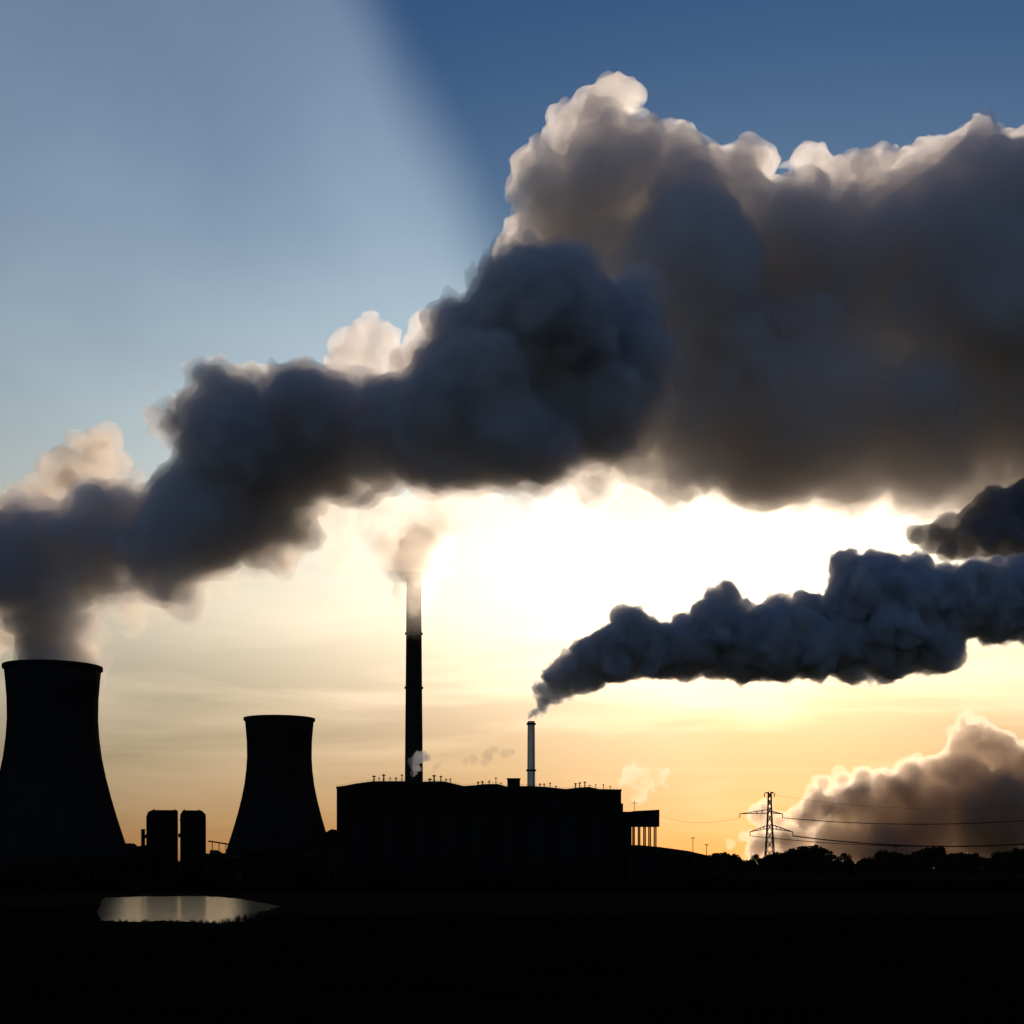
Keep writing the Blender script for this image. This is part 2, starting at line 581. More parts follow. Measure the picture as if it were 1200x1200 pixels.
shore_ = [(116, 1079), (114, 1070), (117, 1056), (124, 1052.2), (150, 1051), (200, 1050.2), (240, 1050.4), (262, 1051.5), (282, 1053.5),
         (300, 1057), (318, 1060), (327, 1062), (316, 1064.5), (322, 1066.5), (303, 1069), (309, 1070.5), (294, 1073), (300, 1075), (284, 1077), (288, 1079.5),
         (268, 1080.5), (262, 1082.5), (250, 1081), (236, 1082), (222, 1080.5), (205, 1079.5), (190, 1078.5), (170, 1080.5), (150, 1080)]
shore = []
for (xa, ya), (xb, yb) in zip(shore_, shore_[1:] + shore_[:1]):
    for k in range(5):
        q = k / 5
        shore.append((xa + (xb - xa) * q + rndg.gauss(0, 0.9), ya + (yb - ya) * q + rndg.gauss(0, 0.28)))
M_WATER = bpy.data.materials.new('pond_water')
M_WATER.use_nodes = True
t = NT(M_WATER.node_tree)
b = t.n('ShaderNodeBsdfPrincipled')
o = t.n('ShaderNodeOutputMaterial')
t.put(o.inputs[0], b.outputs[0])
b.inputs['Base Color'].default_value = (0.02, 0.022, 0.018, 1)
b.inputs['Roughness'].default_value = 0.11
b.inputs['IOR'].default_value = 1.33
geo = t.n('ShaderNodeNewGeometry')
bp = t.n('ShaderNodeBump')
bp.inputs['Strength'].default_value = 0.2
bp.inputs['Distance'].default_value = 0.4
t.put(bp.inputs['Height'], t.noise(geo.outputs['Position'], 0.35, 4, 0.6))
t.put(b.inputs['Normal'], bp.outputs[0])
bmw = bmesh.new()
vs = [bmw.verts.new(on_ground(x, y, 0.02)) for x, y in reversed(shore)]
bmw.faces.new(vs)
bmesh.ops.triangulate(bmw, faces=bmw.faces[:])
me = bpy.data.meshes.new('pond')
bmw.normal_update()
if sum(f.normal.z for f in bmw.faces) < 0:
    bmesh.ops.reverse_faces(bmw, faces=bmw.faces[:])
bmw.to_mesh(me)
bmw.free()
me.materials.append(M_WATER)
pond = bpy.data.objects.new('pond', me)
C.objects.link(pond)
tag(pond, kind='structure')

# reeds along the near bank and the right end of the pond
rr = random.Random(7)
rv = MB()


def blade(mb, p, h, w_, rnd):
    a = rnd.uniform(0, math.pi)
    dxb, dyb = math.cos(a) * w_, math.sin(a) * w_
    lx, ly = rnd.gauss(0, 0.18) * h, rnd.gauss(0, 0.18) * h
    b0 = len(mb.v)
    mb.v += [(p.x - dxb, p.y - dyb, p.z - 0.05), (p.x + dxb, p.y + dyb, p.z - 0.05), (p.x + lx, p.y + ly, p.z + h)]
    mb.f.append((b0, b0 + 1, b0 + 2))


for k in range(5200):
    u = rr.random()
    px = 112 + u * 215
    if u < 0.66:
        py = 1081.5 + rr.random() ** 2 * 10 + 0.6 * math.sin(px * 0.21)
    else:
        py = 1082 - (u - 0.66) * 50 + rr.gauss(0, 2.5) + 3
    cl = 0.5 + 0.5 * math.sin(px * 0.6 + 2 * math.sin(px * 0.13))
    blade(rv, on_ground(px, py), rr.uniform(0.25, 0.7) * (0.5 + cl), 0.05, rr)
tag(rv.build('reeds', M_REED), kind='stuff')
gv = MB()
for k in range(26000):
    d = 60 + 480 * rr.random() ** 1.5
    p = Vector((rr.uniform(-0.40, 0.40) * d, d, 0))
    q = (p.x / d * F + 600, HOR + CAM_H / d * F)
    if 108 < q[0] < 332 and 1046 < q[1] < 1084: continue
    blade(gv, p, rr.uniform(0.15, 0.55), 0.05, rr)
tag(gv.build('grass', M_REED), kind='stuff')


# ------------------------------------------------------------------ cooling towers
def cooling_tower(px, d, label):
    base = W(px, 0, d)
    t = thing('cooling_tower', (base.x, d, 0), label, 'cooling tower', 'concrete cooling towers')
    prof = [(47.6, 9), (44.6, 18), (41.4, 28), (37.6, 40), (34.2, 52), (31.2, 64), (28.8, 76), (27.3, 88), (26.6, 99), (26.8, 112), (27.6, 122), (28.3, 129)]
    m = MB()
    inner = [(r - 0.6, z) for r, z in prof]
    m.lathe(prof + inner[::-1], 96, closed=True)
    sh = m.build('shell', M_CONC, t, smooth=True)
    m = MB()
    m.lathe([(28.3, 129.0), (29.5, 129.6), (29.5, 131.6), (27.7, 131.8), (27.7, 129.0)], 96, closed=True)
    m.build('rim', M_CONC, t)
    m = MB()
    m.lathe([(52, 0.0), (52, 1.2), (50.5, 1.2), (50.5, 0.0)], 96, closed=True)
    m.build('basin_wall', M_CONC, t)
    n = 36
    for k in range(n):
        a0 = 2 * math.pi * k / n
        a1 = a0 + (1 if k % 2 else -1) * math.pi / n
        m = MB()
        m.tube((50 * math.cos(a0), 50 * math.sin(a0), 0), (47.4 * math.cos(a1), 47.4 * math.sin(a1), 9.4), 0.5, 0.45, 8)
        m.build('column', M_CONC, t)
    m = MB()                                       # caged ladder up the shell, away from the camera's edge
    a = math.radians(-60)
    for k in range(len(prof) - 1):
        p = Vector(((prof[k][0] + 0.5) * math.cos(a), (prof[k][0] + 0.5) * math.sin(a), prof[k][1]))
        q = Vector(((prof[k + 1][0] + 0.5) * math.cos(a), (prof[k + 1][0] + 0.5) * math.sin(a), prof[k + 1][1]))
        m.tube(p, q, 0.35)
    m.build('ladder', M_STEEL, t)
    return t


cooling_tower(62, 860, 'big black cooling tower at the left edge, steam pouring from its mouth')
cooling_tower(327.5, 1172, 'smaller looking black cooling tower without steam, beside the long plant building')


# ------------------------------------------------------------------ chimneys
def chimney(px, d, h, r0, r1, m_, label, rings, lights=False):
    b = W(px, 0, d)
    t = thing('chimney', (b.x, d, 0), label, 'chimney')
    mb = MB()
    n = 14
    prof = []
    for k in range(n + 1):
        z = h * k / n
        prof.append((r0 + (r1 - r0) * (k / n) ** 0.8, z))
    mb.lathe(prof + [(r1 - 0.5, h), (r1 - 0.5, h - 6)], 48)
    mb.build('shaft', m_, t, smooth=False)
    for z in rings:
        r = r0 + (r1 - r0) * (z / h) ** 0.8
        g_ = MB()
        g_.lathe([(r - 0.1, z), (r + 0.9, z + 0.3), (r + 0.9, z + 1.5), (r + 0.8, z + 1.5), (r + 0.8, z + 0.4), (r - 0.1, z + 0.4)], 48, closed=True)
        g_.build('gallery', M_STEEL, t)
    g_ = MB()
    g_.tube((r0 * 0.5, -r0 * 0.9, 0), (r1 * 0.5, -r1 * 0.93, h), 0.25)
    g_.build('ladder', M_STEEL, t)
    return t


chimney(485, 1090, 236, 7.9, 5.7, M_CHIM, 'very tall dark chimney behind the plant, its top lost in bright steam', (60, 146, 188, 230))
chimney(622.5, 1120, 124, 3.7, 2.9, M_PALE, 'slim pale chimney rising behind the plant roof, dark smoke at its mouth', (40, 84, 121))

# ------------------------------------------------------------------ the plant
D0 = 1000.0


def X(px, d=D0): return (px - 600) / F * d
def Z(py, d=D0): return CAM_H + (HOR - py) / F * d


plant = thing('plant_building', (0, D0, 0), 'long black boiler house with a faintly bumpy flat roof in the centre', 'industrial building')
roofline = [(394.5, 922), (405, 920.5), (418, 918), (437, 915.5), (470, 915.3), (493, 916.2), (506, 915.5), (520, 915.5), (533, 918.5), (543, 921), (556, 920.2),
            (567, 918.8), (583, 918.6), (593, 921.4), (620, 921), (640, 922), (663, 924.6), (676, 923), (690, 922), (702, 924.6), (728, 925)]
m = MB()
out = [(X(394.5), 0), (X(728), 0)] + [(X(a), Z(b) - 1.2) for a, b in reversed(roofline)]
m.prism(out, 0, 46)
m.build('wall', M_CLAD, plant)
m = MB()
m.prism([(X(a) + (-0.4 if i == 0 else 0.4 if i == len(roofline) - 1 else 0), Z(b) - 1.196) for i, (a, b) in enumerate(roofline)] +
        [(X(a) + (-0.4 if a < 395 else 0.4 if a > 727 else 0), Z(b)) for a, b in reversed(roofline)], -0.5, 46.5)
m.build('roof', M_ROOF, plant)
for i in range(9):                                  # tall window strips of the boiler hall
    m = MB()
    x = X(394.5) + 12 + i * 21
    m.box(x, x + 9, -0.25, -0.003, 12, 46)
    wdw = m.build('window', M_GLASS, plant)
    m = MB()
    m.box(x - 0.3, x + 9.3, -0.6, -0.253, 11.4, 11.9)
    m.build('sill', M_STEEL, wdw)
m = MB()
for (a, b), (c, d_) in zip(roofline, roofline[1:]):
    m.tube((X(a), 1.0, Z(b) + 1.05), (X(c), 1.0, Z(d_) + 1.05), 0.06, seg=4)
    for q in range(3):
        f0 = q / 3
        m.tube((X(a + (c - a) * f0), 1.0, Z(b + (d_ - b) * f0) - 0.1), (X(a + (c - a) * f0), 1.0, Z(b + (d_ - b) * f0) + 1.05), 0.05, seg=4)
m.build('railing', M_STEEL, plant)
for i in range(3):
    m = MB()
    x = X(394.5) + 30 + i * 62
    m.box(x, x + 6, -0.2, -0.003, 0.02, 6.5)
    m.build('door', M_STEEL, plant)

# roof top gear: every vent, box and mast its own thing
def roof_z(px):
    for (a, b), (c, d_) in zip(roofline, roofline[1:]):
        if a <= px <= c:
            return Z(b + (d_ - b) * (px - a) / (c - a))
    return Z(925)


def roof_vent(px, h, wd, y, label, hood=True):
    z = roof_z(px) - 0.05
    h, wd = h * (0.6 + 0.7 * ((px * 0.37) % 1)), wd * (0.7 + 0.5 * ((px * 0.61) % 1))
    t = thing('roof_vent', (X(px), D0 + y, z), label, 'roof vent', 'vents along the plant roof')
    m = MB(); m.tube((0, 0, 0), (0, 0, h), wd * 0.35, wd * 0.3, 8); m.build('pipe', M_STEEL, t)
    if hood:
        m = MB(); m.tube((0, 0, h), (0, 0, h + 0.5), wd, wd * 0.8, 10); m.tube((0, 0, h + 0.5), (0, 0, h + 1.0), wd * 0.8, 0.1, 10); m.build('hood', M_STEEL, t)
    return t


VL = 'small hooded vent on the plant roof left of the tall chimney'
VM = 'small hooded vent on the plant roof between the two chimneys'
VR = 'small hooded vent on the plant roof right of the pale chimney'
for px, h, wd in ((437, 3.4, 1.6), (443, 2.0, 0.8), (448.5, 3.6, 1.7), (456, 2.2, 0.9), (463, 2.8, 1.2), (470, 3.6, 1.0)):
    roof_vent(px, h, wd, 8, VL)
for px, h, wd in ((503, 2.6, 1.5), (508, 3.2, 1.6), (516, 2.8, 1.2), (522, 2.4, 1.0), (527, 2.0, 1.0), (560, 2.6, 1.2), (565, 3.0, 1.3), (573, 3.4, 1.0), (581, 3.4, 0.9), (587, 1.8, 0.8)):
    roof_vent(px, h, wd, 8, VM)
for px, h, wd in ((633, 2.4, 1.3), (638, 3.0, 1.2), (645, 2.8, 0.9), (652, 1.6, 0.8), (675, 2.6, 1.2), (680, 3.2, 1.1), (686, 3.0, 1.3), (692, 2.2, 0.8), (699, 2.6, 0.7), (708, 2.4, 0.6), (716, 1.6, 0.6)):
    roof_vent(px, h, wd, 8, VR)
t = thing('roof_house', (X(602), D0 + 10, roof_z(602) - 0.3), 'square lift house standing on the plant roof beside the pale chimney', 'roof house')
m = MB(); m.box(-4.6, 4.6, 0, 8, 0, 6.0); m.build('wall', M_CLAD, t)
m = MB(); m.box(-5.0, 5.0, -0.4, 8.4, 6.003, 6.6); m.build('roof', M_ROOF, t)
m = MB(); m.box(-1.0, 1.0, -0.12, -0.003, 0.5, 2.8); m.build('door', M_STEEL, t)

# stair tower and raised transfer house at the right end
t = thing('stair_tower', (X(734.5), D0, 0), 'low black annex against the right end of the plant', 'annex')
m = MB(); m.box(X(728.6) - X(734.5), X(740.5) - X(734.5), 2, 30, 0, Z(951)); m.build('wall', M_CLAD, t)
m = MB(); m.box(X(728.6) - X(734.5), X(731) - X(734.5), 6, 26, Z(951) + 0.003, Z(941)); m.build('pipe_duct', M_STEEL, t)
t = thing('transfer_house', (X(757), D0, 0), 'boxy conveyor house raised on thin stilts right of the plant', 'conveyor house')
x0, x1 = X(741) - X(757), X(773.5) - X(757)
m = MB(); m.prism([(x0, Z(968.5)), (x1, Z(968.5)), (x1, Z(948.5)), (x0 + 3, Z(950)), (x0, Z(950.5))], 4, 18); m.build('wall', M_CLAD, t)
m = MB(); m.box(x0 + 1, x1 - 1, 3.8, 3.997, Z(961), Z(957)); m.build('window', M_GLASS, t)
for px in (744, 750.5, 757, 763, 769.5):
    for y in (5, 17):
        m = MB(); m.tube((X(px) - X(757), y, 0), (X(px) - X(757), y, Z(968.4)), 0.55, seg=6); m.build('leg', M_STEEL, t)
t = thing('mast', (X(752), D0 + 60, 0), 'thin aerial mast poking up behind the conveyor house', 'mast')
m = MB(); m.tube((0, 0, 0), (0, 0, Z(938, 1060)), 0.35, 0.2, 6); m.build('pole', M_STEEL, t)
m = MB(); m.tube((-2.2, 0, Z(941, 1060)), (2.2, 0, Z(941, 1060)), 0.2, seg=6); m.build('crossbar', M_STEEL, t)


def shed(pts, d, depth, label, name='low_shed', cat='shed', doors=1):
    """a low building from its roof outline (px, py)"""
    cx = X((pts[0][0] + pts[-1][0]) / 2, d)
    t = thing(name, (cx, d, 0), label, cat)
    rl = [(X(a, d) - cx, Z(b, d)) for a, b in pts]
    m = MB(); m.prism([(rl[0][0], 0), (rl[-1][0], 0)] + [(x, z - 0.5) for x, z in reversed(rl)], 0, depth); m.build('wall', M_CLAD, t)
    m = MB(); m.prism([(x, z - 0.496) for x, z in rl] + [(x, z) for x, z in reversed(rl)], -0.5, depth + 0.5); m.build('roof', M_ROOF, t)
    for k in range(doors):
        x = rl[0][0] + (rl[-1][0] - rl[0][0]) * (k + 0.5) / doors
        m = MB(); m.box(x - 1.8, x + 1.8, -0.15, -0.003, 0.02, 4.0); m.build('door', M_STEEL, t)
    return t


shed([(736, 990), (752, 990.5), (773, 992.5), (806, 997), (832, 1003)], 985, 30, 'long low shed with a roof sloping down right of the plant', doors=4)
shed([(137, 990), (141, 988), (146, 988), (150, 991.5), (163, 991.5), (172, 990)], 960, 25, 'low shed between the big cooling tower and the twin silos', doors=2)
shed([(246, 996), (252, 1000), (262, 1002), (276, 1003)], 960, 25, 'lowest shed, right of the twin silos', doors=1)
shed([(378, 978), (384, 974), (389, 971.5), (394, 973)], 1030, 22, 'low round-roofed shed tucked against the left end of the plant', doors=1)
shed([(-20, 996), (60, 994), (136, 996)], 1010, 30, 'long flat shed behind the foot of the big cooling tower', doors=3)
shed([(255, 1000), (300, 998), (392, 999)], 1080, 30, 'long flat shed behind the foot of the steamless cooling tower', doors=3)

# ------------------------------------------------------------------ twin silos
def silo(pts, d, label, ribs):
    cx = X((pts[0][0] + pts[-1][0]) / 2, d)
    t = thing('silo', (cx, d, 0), label, 'silo', 'twin silos between the cooling towers', rotz=math.atan(0.235))
    rl = [(X(a, d) - cx, Z(b, d)) for a, b in pts]
    m = MB(); m.prism([(rl[0][0], 0), (rl[-1][0], 0)] + [(x, z) for x, z in reversed(rl)], 0, 18); m.build('wall', M_CLAD, t)
    xa, xb = rl[0][0], rl[-1][0]
    for k in range(ribs):
        x = xa + (xb - xa) * (k + 0.5) / ribs
        m = MB(); m.box(x - 0.25, x + 0.25, -0.5, -0.003, 0, Z(958, d)); m.build('rib', M_STEEL, t)
    m = MB()
    tops = [p for p in rl if p[1] > Z(951, d)]
    m.tube((tops[0][0] + 1, 4, tops[0][1]), (tops[0][0] + 1, 4, tops[0][1] + 0.9), 0.5)
    m.tube((tops[-1][0] - 2, 4, tops[0][1]), (tops[-1][0] - 2, 4, tops[0][1] + 0.7), 0.6)
    m.build('vent_pipe', M_STEEL, t)
    return t


silo([(172, 957), (174, 951.5), (179, 949.2), (207.5, 949.2), (208, 951)], 1000, 'wider left one of the twin black silos, rounded only at its left shoulder', 7)
silo([(211.5, 955), (214.5, 949.6), (236, 949.6), (240.5, 954), (241, 958)], 1000, 'narrower right one of the twin black silos, both shoulders rounded', 6)
t = thing('silo_walkway', (X(209.7, 1000), 1000, 0), 'short dark walkway linking the twin silos', 'walkway')
m = MB(); m.box(X(206.5) - X(209.7), X(213) - X(209.7), 6, 9, Z(981), Z(976.5)); m.build('deck', M_STEEL, t)
m = MB(); m.box(X(208.1) - X(209.7), X(211.4) - X(209.7), 6, 9, Z(962), Z(960)); m.build('upper_deck', M_STEEL, t)
t = thing('vent_stack', (X(165.5), 1000, 0), 'stubby flue with an elbow pipe left of the twin silos', 'flue')
m = MB(); m.tube((0, 5, 0), (0, 5, Z(972.5)), 1.4, 1.4, 12); m.tube((0, 5, Z(972.5)), (0, 5, Z(971.5)), 1.8, 1.8, 12); m.build('pipe', M_STEEL, t)
m = MB(); m.tube((0, 5, Z(981)), (X(172.2) - X(165.5), 5, Z(979)), 1.3, 1.3, 10); m.build('elbow', M_STEEL, t)
t = thing('conveyor_bridge', (X(241), 1005, 0), 'thin sloping conveyor bridge between the twin silos and the steamless cooling tower', 'conveyor')
m = MB(); m.tube((0.2, 3, Z(985.5)), (X(252) - X(241), 3, Z(987)), 0.6); m.tube((X(252) - X(241), 3, Z(987)), (X(270) - X(241), 3, Z(990)), 0.6); m.build('gallery', M_STEEL, t)
for px, py in ((246, 986.2), (254, 987.4), (262, 988.6)):
    m = MB(); m.tube((X(px) - X(241), 3, 0), (X(px) - X(241), 3, Z(py)), 0.3); m.build('leg', M_STEEL, t)


# ------------------------------------------------------------------ pylons and wires
def pylon(px, d, top, arms, base_w, label, r=0.18):
    cx = X(px, d)
    t = thing('power_pylon', (cx, d, 0), label, 'pylon')
    h = Z(top, d)
    m = MB()
    def rise(e): return min(1.8, abs(e) * 0.16)
    def hw(z): return base_w * (1 - z / h) ** 1.5 + 0.7
    zs = [h * (1 - (1 - k / 11) ** 1.1) * 0.99 for k in range(12)]
    for sx in (-1, 1):
        for sy in (-1, 1):
            for a, b in zip(zs, zs[1:]):
                m.tube((sx * hw(a), sy * hw(a), a), (sx * hw(b), sy * hw(b), b), r * 1.4, seg=4)
    for k, (a, b) in enumerate(zip(zs, zs[1:])):
        for s in (-1, 1):
            for q in (-1, 1):
                m.tube((-q * hw(a), s * hw(a), a), (q * hw(b), s * hw(b), b), r * 0.8, seg=4)
                m.tube((s * hw(a), -q * hw(a), a), (s * hw(b), q * hw(b), b), r * 0.8, seg=4)
    m.build('mast', M_STEEL, t)
    for (xl, xr, py, drop) in arms:
        z = Z(py, d)
        m = MB()
        for xe in (xl, xr):
            e = X(xe, d) - cx
            s = 1 if e > 0 else -1
            w_ = hw(z)
            for sy in (-1, 1):
                m.tube((s * w_, sy * w_, z), (e, 0, z - drop), r, seg=4)
                m.tube((s * w_, sy * w_, z + rise(e)), (e, 0, z - drop), r, seg=4)
                n = 5
                for k in range(1, n):
                    f0 = k / n
                    m.tube((s * w_ + (e - s * w_) * f0, sy * w_ * (1 - f0), z - drop * f0), (s * w_ + (e - s * w_) * f0, sy * w_ * (1 - f0), z - drop * f0 + rise(e) * (1 - f0)), r * 0.7, seg=4)
        c = m.build('crossarm', M_STEEL, t)
        for xe in (xl, xr):
            e = X(xe, d) - cx
            m = MB(); m.tube((e, 0, z - drop), (e, 0, z - drop - 2.0), 0.22, seg=6); m.build('insulator', M_STEEL, c)
    return t


pylon(902, 700, 927, ((896, 907.5, 929, 0.2), (867, 917, 953, 0.3), (879, 929, 971, 1.6)), 2.5, 'tall lattice pylon standing in front of the peach steam right of the plant')


def wire(p, q, sag, r, label):
    m = MB()
    n = 40
    pts = []
    for k in range(n + 1):
        s = k / n
        v = p.lerp(q, s)
        pts.append(Vector((v.x, v.y, v.z - sag * 4 * s * (1 - s))))
    for a, b in zip(pts, pts[1:]):
        m.tube(a, b, r, seg=5)
    o = m.build('power_cable', M_STEEL)
    return tag(o, label, 'cable', 'power cables strung right from the tall pylon')


wire(W(917, 953.6, 700) - Vector((0, 0, 2)), W(1330, 948, 660), 5, 0.2, 'upper power cable running right from the middle crossarm of the tall pylon')
wire(W(929, 974.7, 700) - Vector((0, 0, 2)), W(1330, 975, 660), 6, 0.3, 'lower heavier power cable running right from the low crossarm of the tall pylon')
wire(W(879, 974.7, 700) - Vector((0, 0, 2)), W(1340, 978, 640), 5.4, 0.16, 'thinner low power cable crossing behind the pylon mast to the right')
wire(W(907.5, 929.2, 700) - Vector((0, 0, 1)), W(1340, 925, 660), 8, 0.05, 'faint topmost earth wire running right from the peak of the tall pylon')
wire(W(867, 953.6, 700) - Vector((0, 0, 2)), W(760, 950, 1010), 5, 0.07, 'faint cable dropping left from the tall pylon to the conveyor house')
for px, top, lb in ((812, 982, 'thin lamp mast at the low end of the sloping shed'), (828, 990, 'short pole just right of the sloping shed'), (1050, 992, 'short pole in the tree line right of the pylon')):
    t = thing('lamp_mast', (X(px, 900), 900, 0), lb, 'mast')
    m = MB(); m.tube((0, 0, 0), (0, 0, Z(top, 900)), 0.35, 0.22, 6); m.build('pole', M_STEEL, t)
    m = MB(); m.tube((-1.2, 0, Z(top, 900)), (1.2, 0, Z(top, 900) + 0.1), 0.3, seg=6); m.build('lamp_head', M_STEEL, t)

# ------------------------------------------------------------------ trees
def tree_proto(seed, h, cw, label):
    rnd = random.Random(seed)
    t = thing('tree', (0, 0, 0), label, 'tree')
    m = MB()
    m.tube((0, 0, 0), (0.2, 0, h * 0.35), h * 0.022, h * 0.015, 7)
    m.tube((0.2, 0, h * 0.35), (rnd.gauss(0, .3), rnd.gauss(0, .3), h * 0.8), h * 0.015, h * 0.005, 6)
    lobes = []
    for k in range(13):
        a = rnd.uniform(0, 2 * math.pi)
        hz = rnd.uniform(0.36, 0.92)
        rad = cw * math.sqrt(max(0, 1 - ((hz - 0.6) / 0.42) ** 2)) * rnd.uniform(0.4, 0.85)
        e = Vector((rad * math.cos(a), rad * math.sin(a), h * hz))
        m.tube((0.15, 0, h * (0.25 + 0.3 * rnd.random())), e, h * 0.008, h * 0.003, 5)
        lobes.append((e, cw * rnd.uniform(0.28, 0.48)))
    m.build('trunk', M_BARK, t)
    m = MB()
    for c, r in lobes:
        for _ in range(150):
            v = Vector((rnd.gauss(0, 1), rnd.gauss(0, 1), rnd.gauss(0, 1))).normalized() * r * rnd.random() ** 0.4
            v.z *= 0.8
            p = c + v
            s = rnd.uniform(0.25, 0.6)
            a1 = Vector((rnd.gauss(0, 1), rnd.gauss(0, 1), rnd.gauss(0, 1))).normalized() * s
            a2 = a1.orthogonal().normalized() * s * 0.8
            b = len(m.v)
            m.v += [tuple(p - a1), tuple(p + a2), tuple(p + a1), tuple(p - a2)]
            m.f.append((b, b + 1, b + 2, b + 3))
    m.build('crown', M_LEAF, t)
    return t


GT = 'trees of the dark line along the horizon'
LA = 'dark tree in the low line between the sloping shed and the tall pylon'
LB = 'dark tree in the low line right of the tall pylon, under the cables'
LC = 'dark bushy tree beside the sheds left of the plant'
protos = [tree_proto(21, 15, 5.5, LB), tree_proto(22, 14, 6.5, LB), tree_proto(23, 17, 5.0, LB), tree_proto(24, 12, 6.0, LB)]
used = set()
rt = random.Random(31)


def place_tree(px, top, d, label):
    k = rt.randrange(4)
    hp = (15, 14, 17, 12)[k]
    s = Z(top, d) / hp
    p = protos[k]
    if k not in used:
        used.add(k)
        r = p
    else:
        r = p.copy()
        C.objects.link(r)
        for ch in p.children:
            c = ch.copy()
            C.objects.link(c)
            c.parent = r
    r.location = (X(px, d), d, 0)
    r.rotation_euler = (0, 0, rt.uniform(0, 6.28))
    r.scale = (s * rt.uniform(0.95, 1.5), s * rt.uniform(0.95, 1.4), s * 1.08)
    r['label'] = label
    r['group'] = GT


px = 828
while px < 1225:
    top = 1005.5 + rt.choice((0, 0, -4, 2)) + 4.5 * math.sin(px * 0.045) + 3 * math.sin(px * 0.13 + 1) + rt.uniform(-2.5, 2)
    if 920 < px < 950: top -= 3
    if 1120 < px < 1200: top -= 2
    place_tree(px, top, rt.uniform(760, 900), LA if px < 896 else LB)
    px += rt.uniform(6.5, 11)
for px, top in ((-14, 1000), (141, 994), (156, 996), (252, 1002), (268, 1005), (283, 1004), (372, 1001), (385, 984), (233, 1004), (243, 1003), (392, 1004), (782, 1000), (800, 1004)):
    place_tree(px, top, rt.uniform(900, 940), LC if px < 600 else 'dark tree half hidden in front of the sloping shed')

# a far-off wood that closes the horizon as one mass
wm = MB()
for k in range(9000):
    d = rt.uniform(1500, 1900)
    x = rt.uniform(-0.42, 0.42) * d
    z = (10 + 3 * math.sin(x * 0.013) + 2 * math.sin(x * 0.05)) * rt.random() ** 0.5
    p = Vector((x, d, z))
    s = rt.uniform(1.2, 3)
    a1 = Vector((rt.gauss(0, 1), rt.gauss(0, .4), rt.gauss(0, .7))).normalized() * s
    a2 = a1.orthogonal().normalized() * s * 0.8
    b = len(wm.v)
    wm.v += [tuple(p - a1), tuple(p + a2), tuple(p + a1), tuple(p - a2)]
    wm.f.append((b, b + 1, b + 2, b + 3))
tag(wm.build('distant_wood', M_LEAF), 'low dark wood far off along the horizon', 'wood', kind='stuff')

# ------------------------------------------------------------------ plumes and clouds
plume('steam_plume', front, 880, 2.2, 11, (S_STEAM, S_STEAM_CORE), 'huge dark grey plume rising from the big left cooling tower and bending right', jitter=22, noise=(4.6, 13), rough=0.66, big=(5, 38), isos=(0, -6))
plume('cloud', back, 1350, 3.4, 12, (S_BACK, S_BACK_CORE), 'towering cloud bank with bright peach rims filling the upper right sky', 'cloud', jitter=40, noise=(7.0, 22), rough=0.66, big=(6, 60), isos=(0, -12), min_r=4)
plume('smoke_plume', smoke, 1100, 1.15, 13, (S_SMOKE, S_SMOKE_CORE), 'dense blue-black plume trailing right from the slim pale chimney, the low sun on its top', 'smoke plume', jitter=8, noise=(3.4, 9), rough=0.68, big=(2.5, 24), kids=(6, 4), frac=(0.30, 0.5), isos=(0, -1.1), min_r=1.2)

puffA = [(405, 405, 22), (430, 395, 24), (450, 415, 26), (420, 425, 26), (470, 430, 24), (400, 430, 20)]
puffB = [(497, 385, 20), (505, 405, 26), (490, 410, 20), (520, 380, 18), (480, 425, 22)]
puffC = [(293, 436, 13), (306, 437, 12), (318, 445, 16), (275, 450, 14)]
plume('steam_cloud', puffA, 1150, 2.4, 15, S_PUFF, 'rounded bright peach puff peeping over the middle of the dark plume', 'cloud', group='bright puffs behind the dark plume', noise=(2.4, 14))
plume('steam_cloud', puffB, 1150, 2.4, 16, S_PUFF, 'bright peach puff just left of where the plume swells upward', 'cloud', group='bright puffs behind the dark plume', noise=(2.4, 14))
plume('steam_cloud', puffC, 1150, 2.4, 17, S_PUFF, 'smallest bright puff above the left shoulder of the dark plume', 'cloud', group='bright puffs behind the dark plume', noise=(2.4, 12))
leftback = [(122, 522, 24), (105, 535, 30), (130, 545, 22), (80, 560, 36), (50, 585, 34), (110, 585, 44), (25, 605, 34), (60, 625, 46), (0, 620, 40), (-40, 620, 50), (20, 660, 40), (-20, 700, 40), (0, 740, 26), (-20, 760, 26)]
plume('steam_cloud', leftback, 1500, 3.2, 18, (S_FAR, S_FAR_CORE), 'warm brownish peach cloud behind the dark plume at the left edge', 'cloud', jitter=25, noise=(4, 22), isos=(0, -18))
far = [(1012, 985, 34), (1060, 990, 36), (915, 965, 13), (905, 982, 15), (922, 985, 18), (890, 985, 11), (945, 965, 18), (1138, 862, 18), (1128, 878, 22), (1160, 880, 28), (1185, 905, 34), (1130, 905, 34), (1215, 900, 36), (1095, 905, 24), (1070, 915, 26), (1040, 922, 24), (1010, 918, 16), (985, 915, 13), (965, 920, 14), (950, 926, 12),
       (960, 945, 26), (1000, 945, 34), (1050, 955, 40), (1100, 955, 48), (1160, 955, 55), (1220, 955, 55), (935, 955, 16), (895, 947, 10), (885, 955, 10), (900, 965, 14), (870, 980, 12), (930, 985, 26), (885, 995, 18), (980, 985, 36),
       (1040, 995, 36), (1110, 995, 36), (1180, 995, 36), (1240, 995, 40), (855, 992, 9)]
plume('steam_cloud', far, 2400, 4.6, 19, (S_FAR, S_FAR_CORE), 'brown and peach steam bank low on the right, behind the tall pylon', 'steam bank', jitter=60, noise=(9, 36), rough=0.66, isos=(0, -9), big=(8, 80), min_r=5)
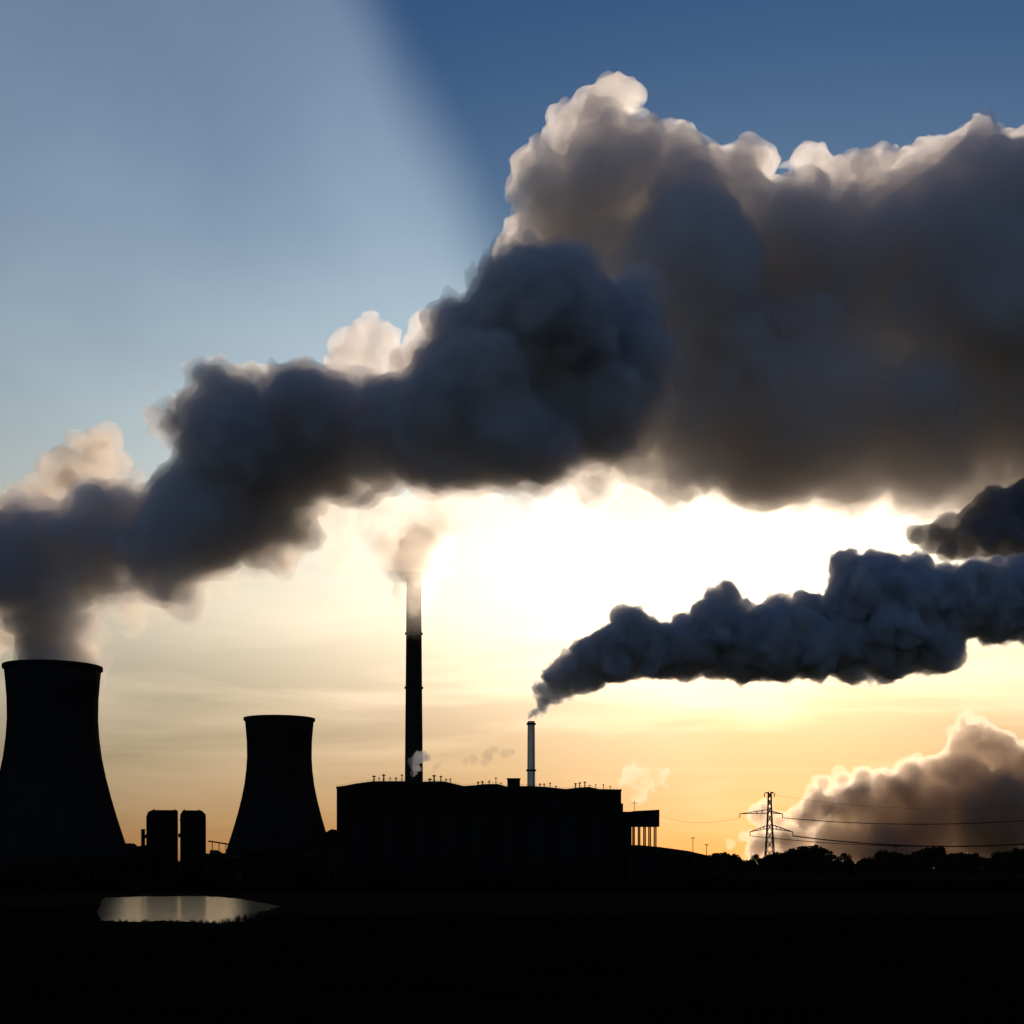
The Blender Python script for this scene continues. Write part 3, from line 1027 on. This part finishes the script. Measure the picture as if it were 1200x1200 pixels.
shelf = [(1140, 610, 20), (1172, 603, 30), (1208, 598, 38), (1270, 594, 44), (1110, 622, 18), (1072, 628, 9), (1084, 627, 13), (1094, 630, 18), (1130, 632, 25), (1172, 630, 31), (1215, 628, 35), (1290, 625, 42), (1110, 645, 14), (1150, 648, 16), (1200, 650, 16)]
plume('cloud', shelf, 1250, 2.6, 20, S_SHELF, 'flat almost black cloud shelf at the right edge above the smaller plume', 'cloud', jitter=15, noise=(4, 20))
veil = [(484, 668, 20, -25), (482, 655, 26, -25), (490, 645, 28, -25), (485, 668, 13), (480, 650, 22), (500, 640, 22), (460, 640, 30), (430, 625, 34), (400, 635, 34), (440, 655, 26), (400, 605, 40), (500, 610, 34), (530, 600, 34), (555, 590, 26), (520, 630, 22), (370, 640, 30), (350, 655, 18), (340, 620, 34), (460, 590, 44)]
plume('steam_veil', veil, 1075, 2.6, 22, S_WISP, 'thin glowing peach veil of steam swallowing the top of the tall chimney', 'steam', jitter=18, noise=(6, 22), kids=(6, 4))
glowv = [(485, 735, 22), (486, 715, 24), (484, 700, 25), (485, 684, 27), (484, 668, 32), (500, 655, 32), (470, 655, 32), (486, 640, 36)]
plume('steam_veil', glowv, 1030, 2.2, 29, S_GLOW, 'faint bright mist in front of the upper third of the tall chimney', 'steam', jitter=12, noise=(5, 16), kids=(6, 4))
mouth = [(30, 762, 18), (100, 760, 20), (118, 740, 20), (65, 770, 40), (150, 722, 22), (185, 712, 24), (225, 698, 26), (265, 680, 26), (300, 665, 26), (330, 645, 26), (350, 620, 24), (120, 700, 30), (14, 740, 16)]
plume('steam_veil', mouth, 880, 2.4, 23, S_WISP2, 'ragged warm steam fringe under the dark plume beside the big cooling tower', 'steam', jitter=14, noise=(5, 18), kids=(6, 4))
low_r = [(1150, 785, 16), (1175, 775, 20), (1110, 790, 14), (1200, 785, 18), (1225, 780, 22), (1165, 800, 12), (1130, 800, 10), (1080, 785, 14)]
plume('steam_veil', low_r, 1300, 2.6, 24, S_WISP2, 'thin warm cloud scraps under the right end of the smaller plume', 'steam', jitter=15, noise=(6, 18), kids=(6, 4))
puff1 = [(485, 893, 6), (490, 888, 7), (497, 886, 6), (488, 900, 5), (484, 906, 4), (502, 888, 4)]
plume('steam_puff', puff1, 1060, 0.8, 25, S_ROOF, 'small blue-grey steam puff in front of the foot of the tall chimney', 'steam', jitter=2, noise=(1.4, 5), min_r=0.8)
puff2 = [(512, 897, 4), (518, 893, 3), (508, 902, 2.5)]
plume('steam_puff', puff2, 1060, 0.8, 26, S_WISP3, 'tiny brown wisp just right of the tall chimney above the roof', 'steam', jitter=2, noise=(1.2, 5), min_r=0.8)
puff3 = [(572, 886, 7), (580, 880, 6), (568, 894, 5), (592, 882, 6), (600, 880, 4), (555, 890, 5), (545, 892, 4)]
plume('steam_puff', puff3, 1060, 0.9, 27, S_WISP3, 'smudge of dark smoke over the roof between the two chimneys', 'steam', jitter=2, noise=(2.0, 6), min_r=0.8)
puff4 = [(742, 908, 14), (760, 903, 13), (735, 922, 12), (765, 918, 12), (750, 930, 14), (775, 905, 8), (738, 900, 8)]
plume('steam_puff', puff4, 1300, 1.4, 28, S_WISP2, 'pale peach steam wisp rising behind the right end of the plant', 'steam', jitter=6, noise=(6, 12), min_r=1.5)
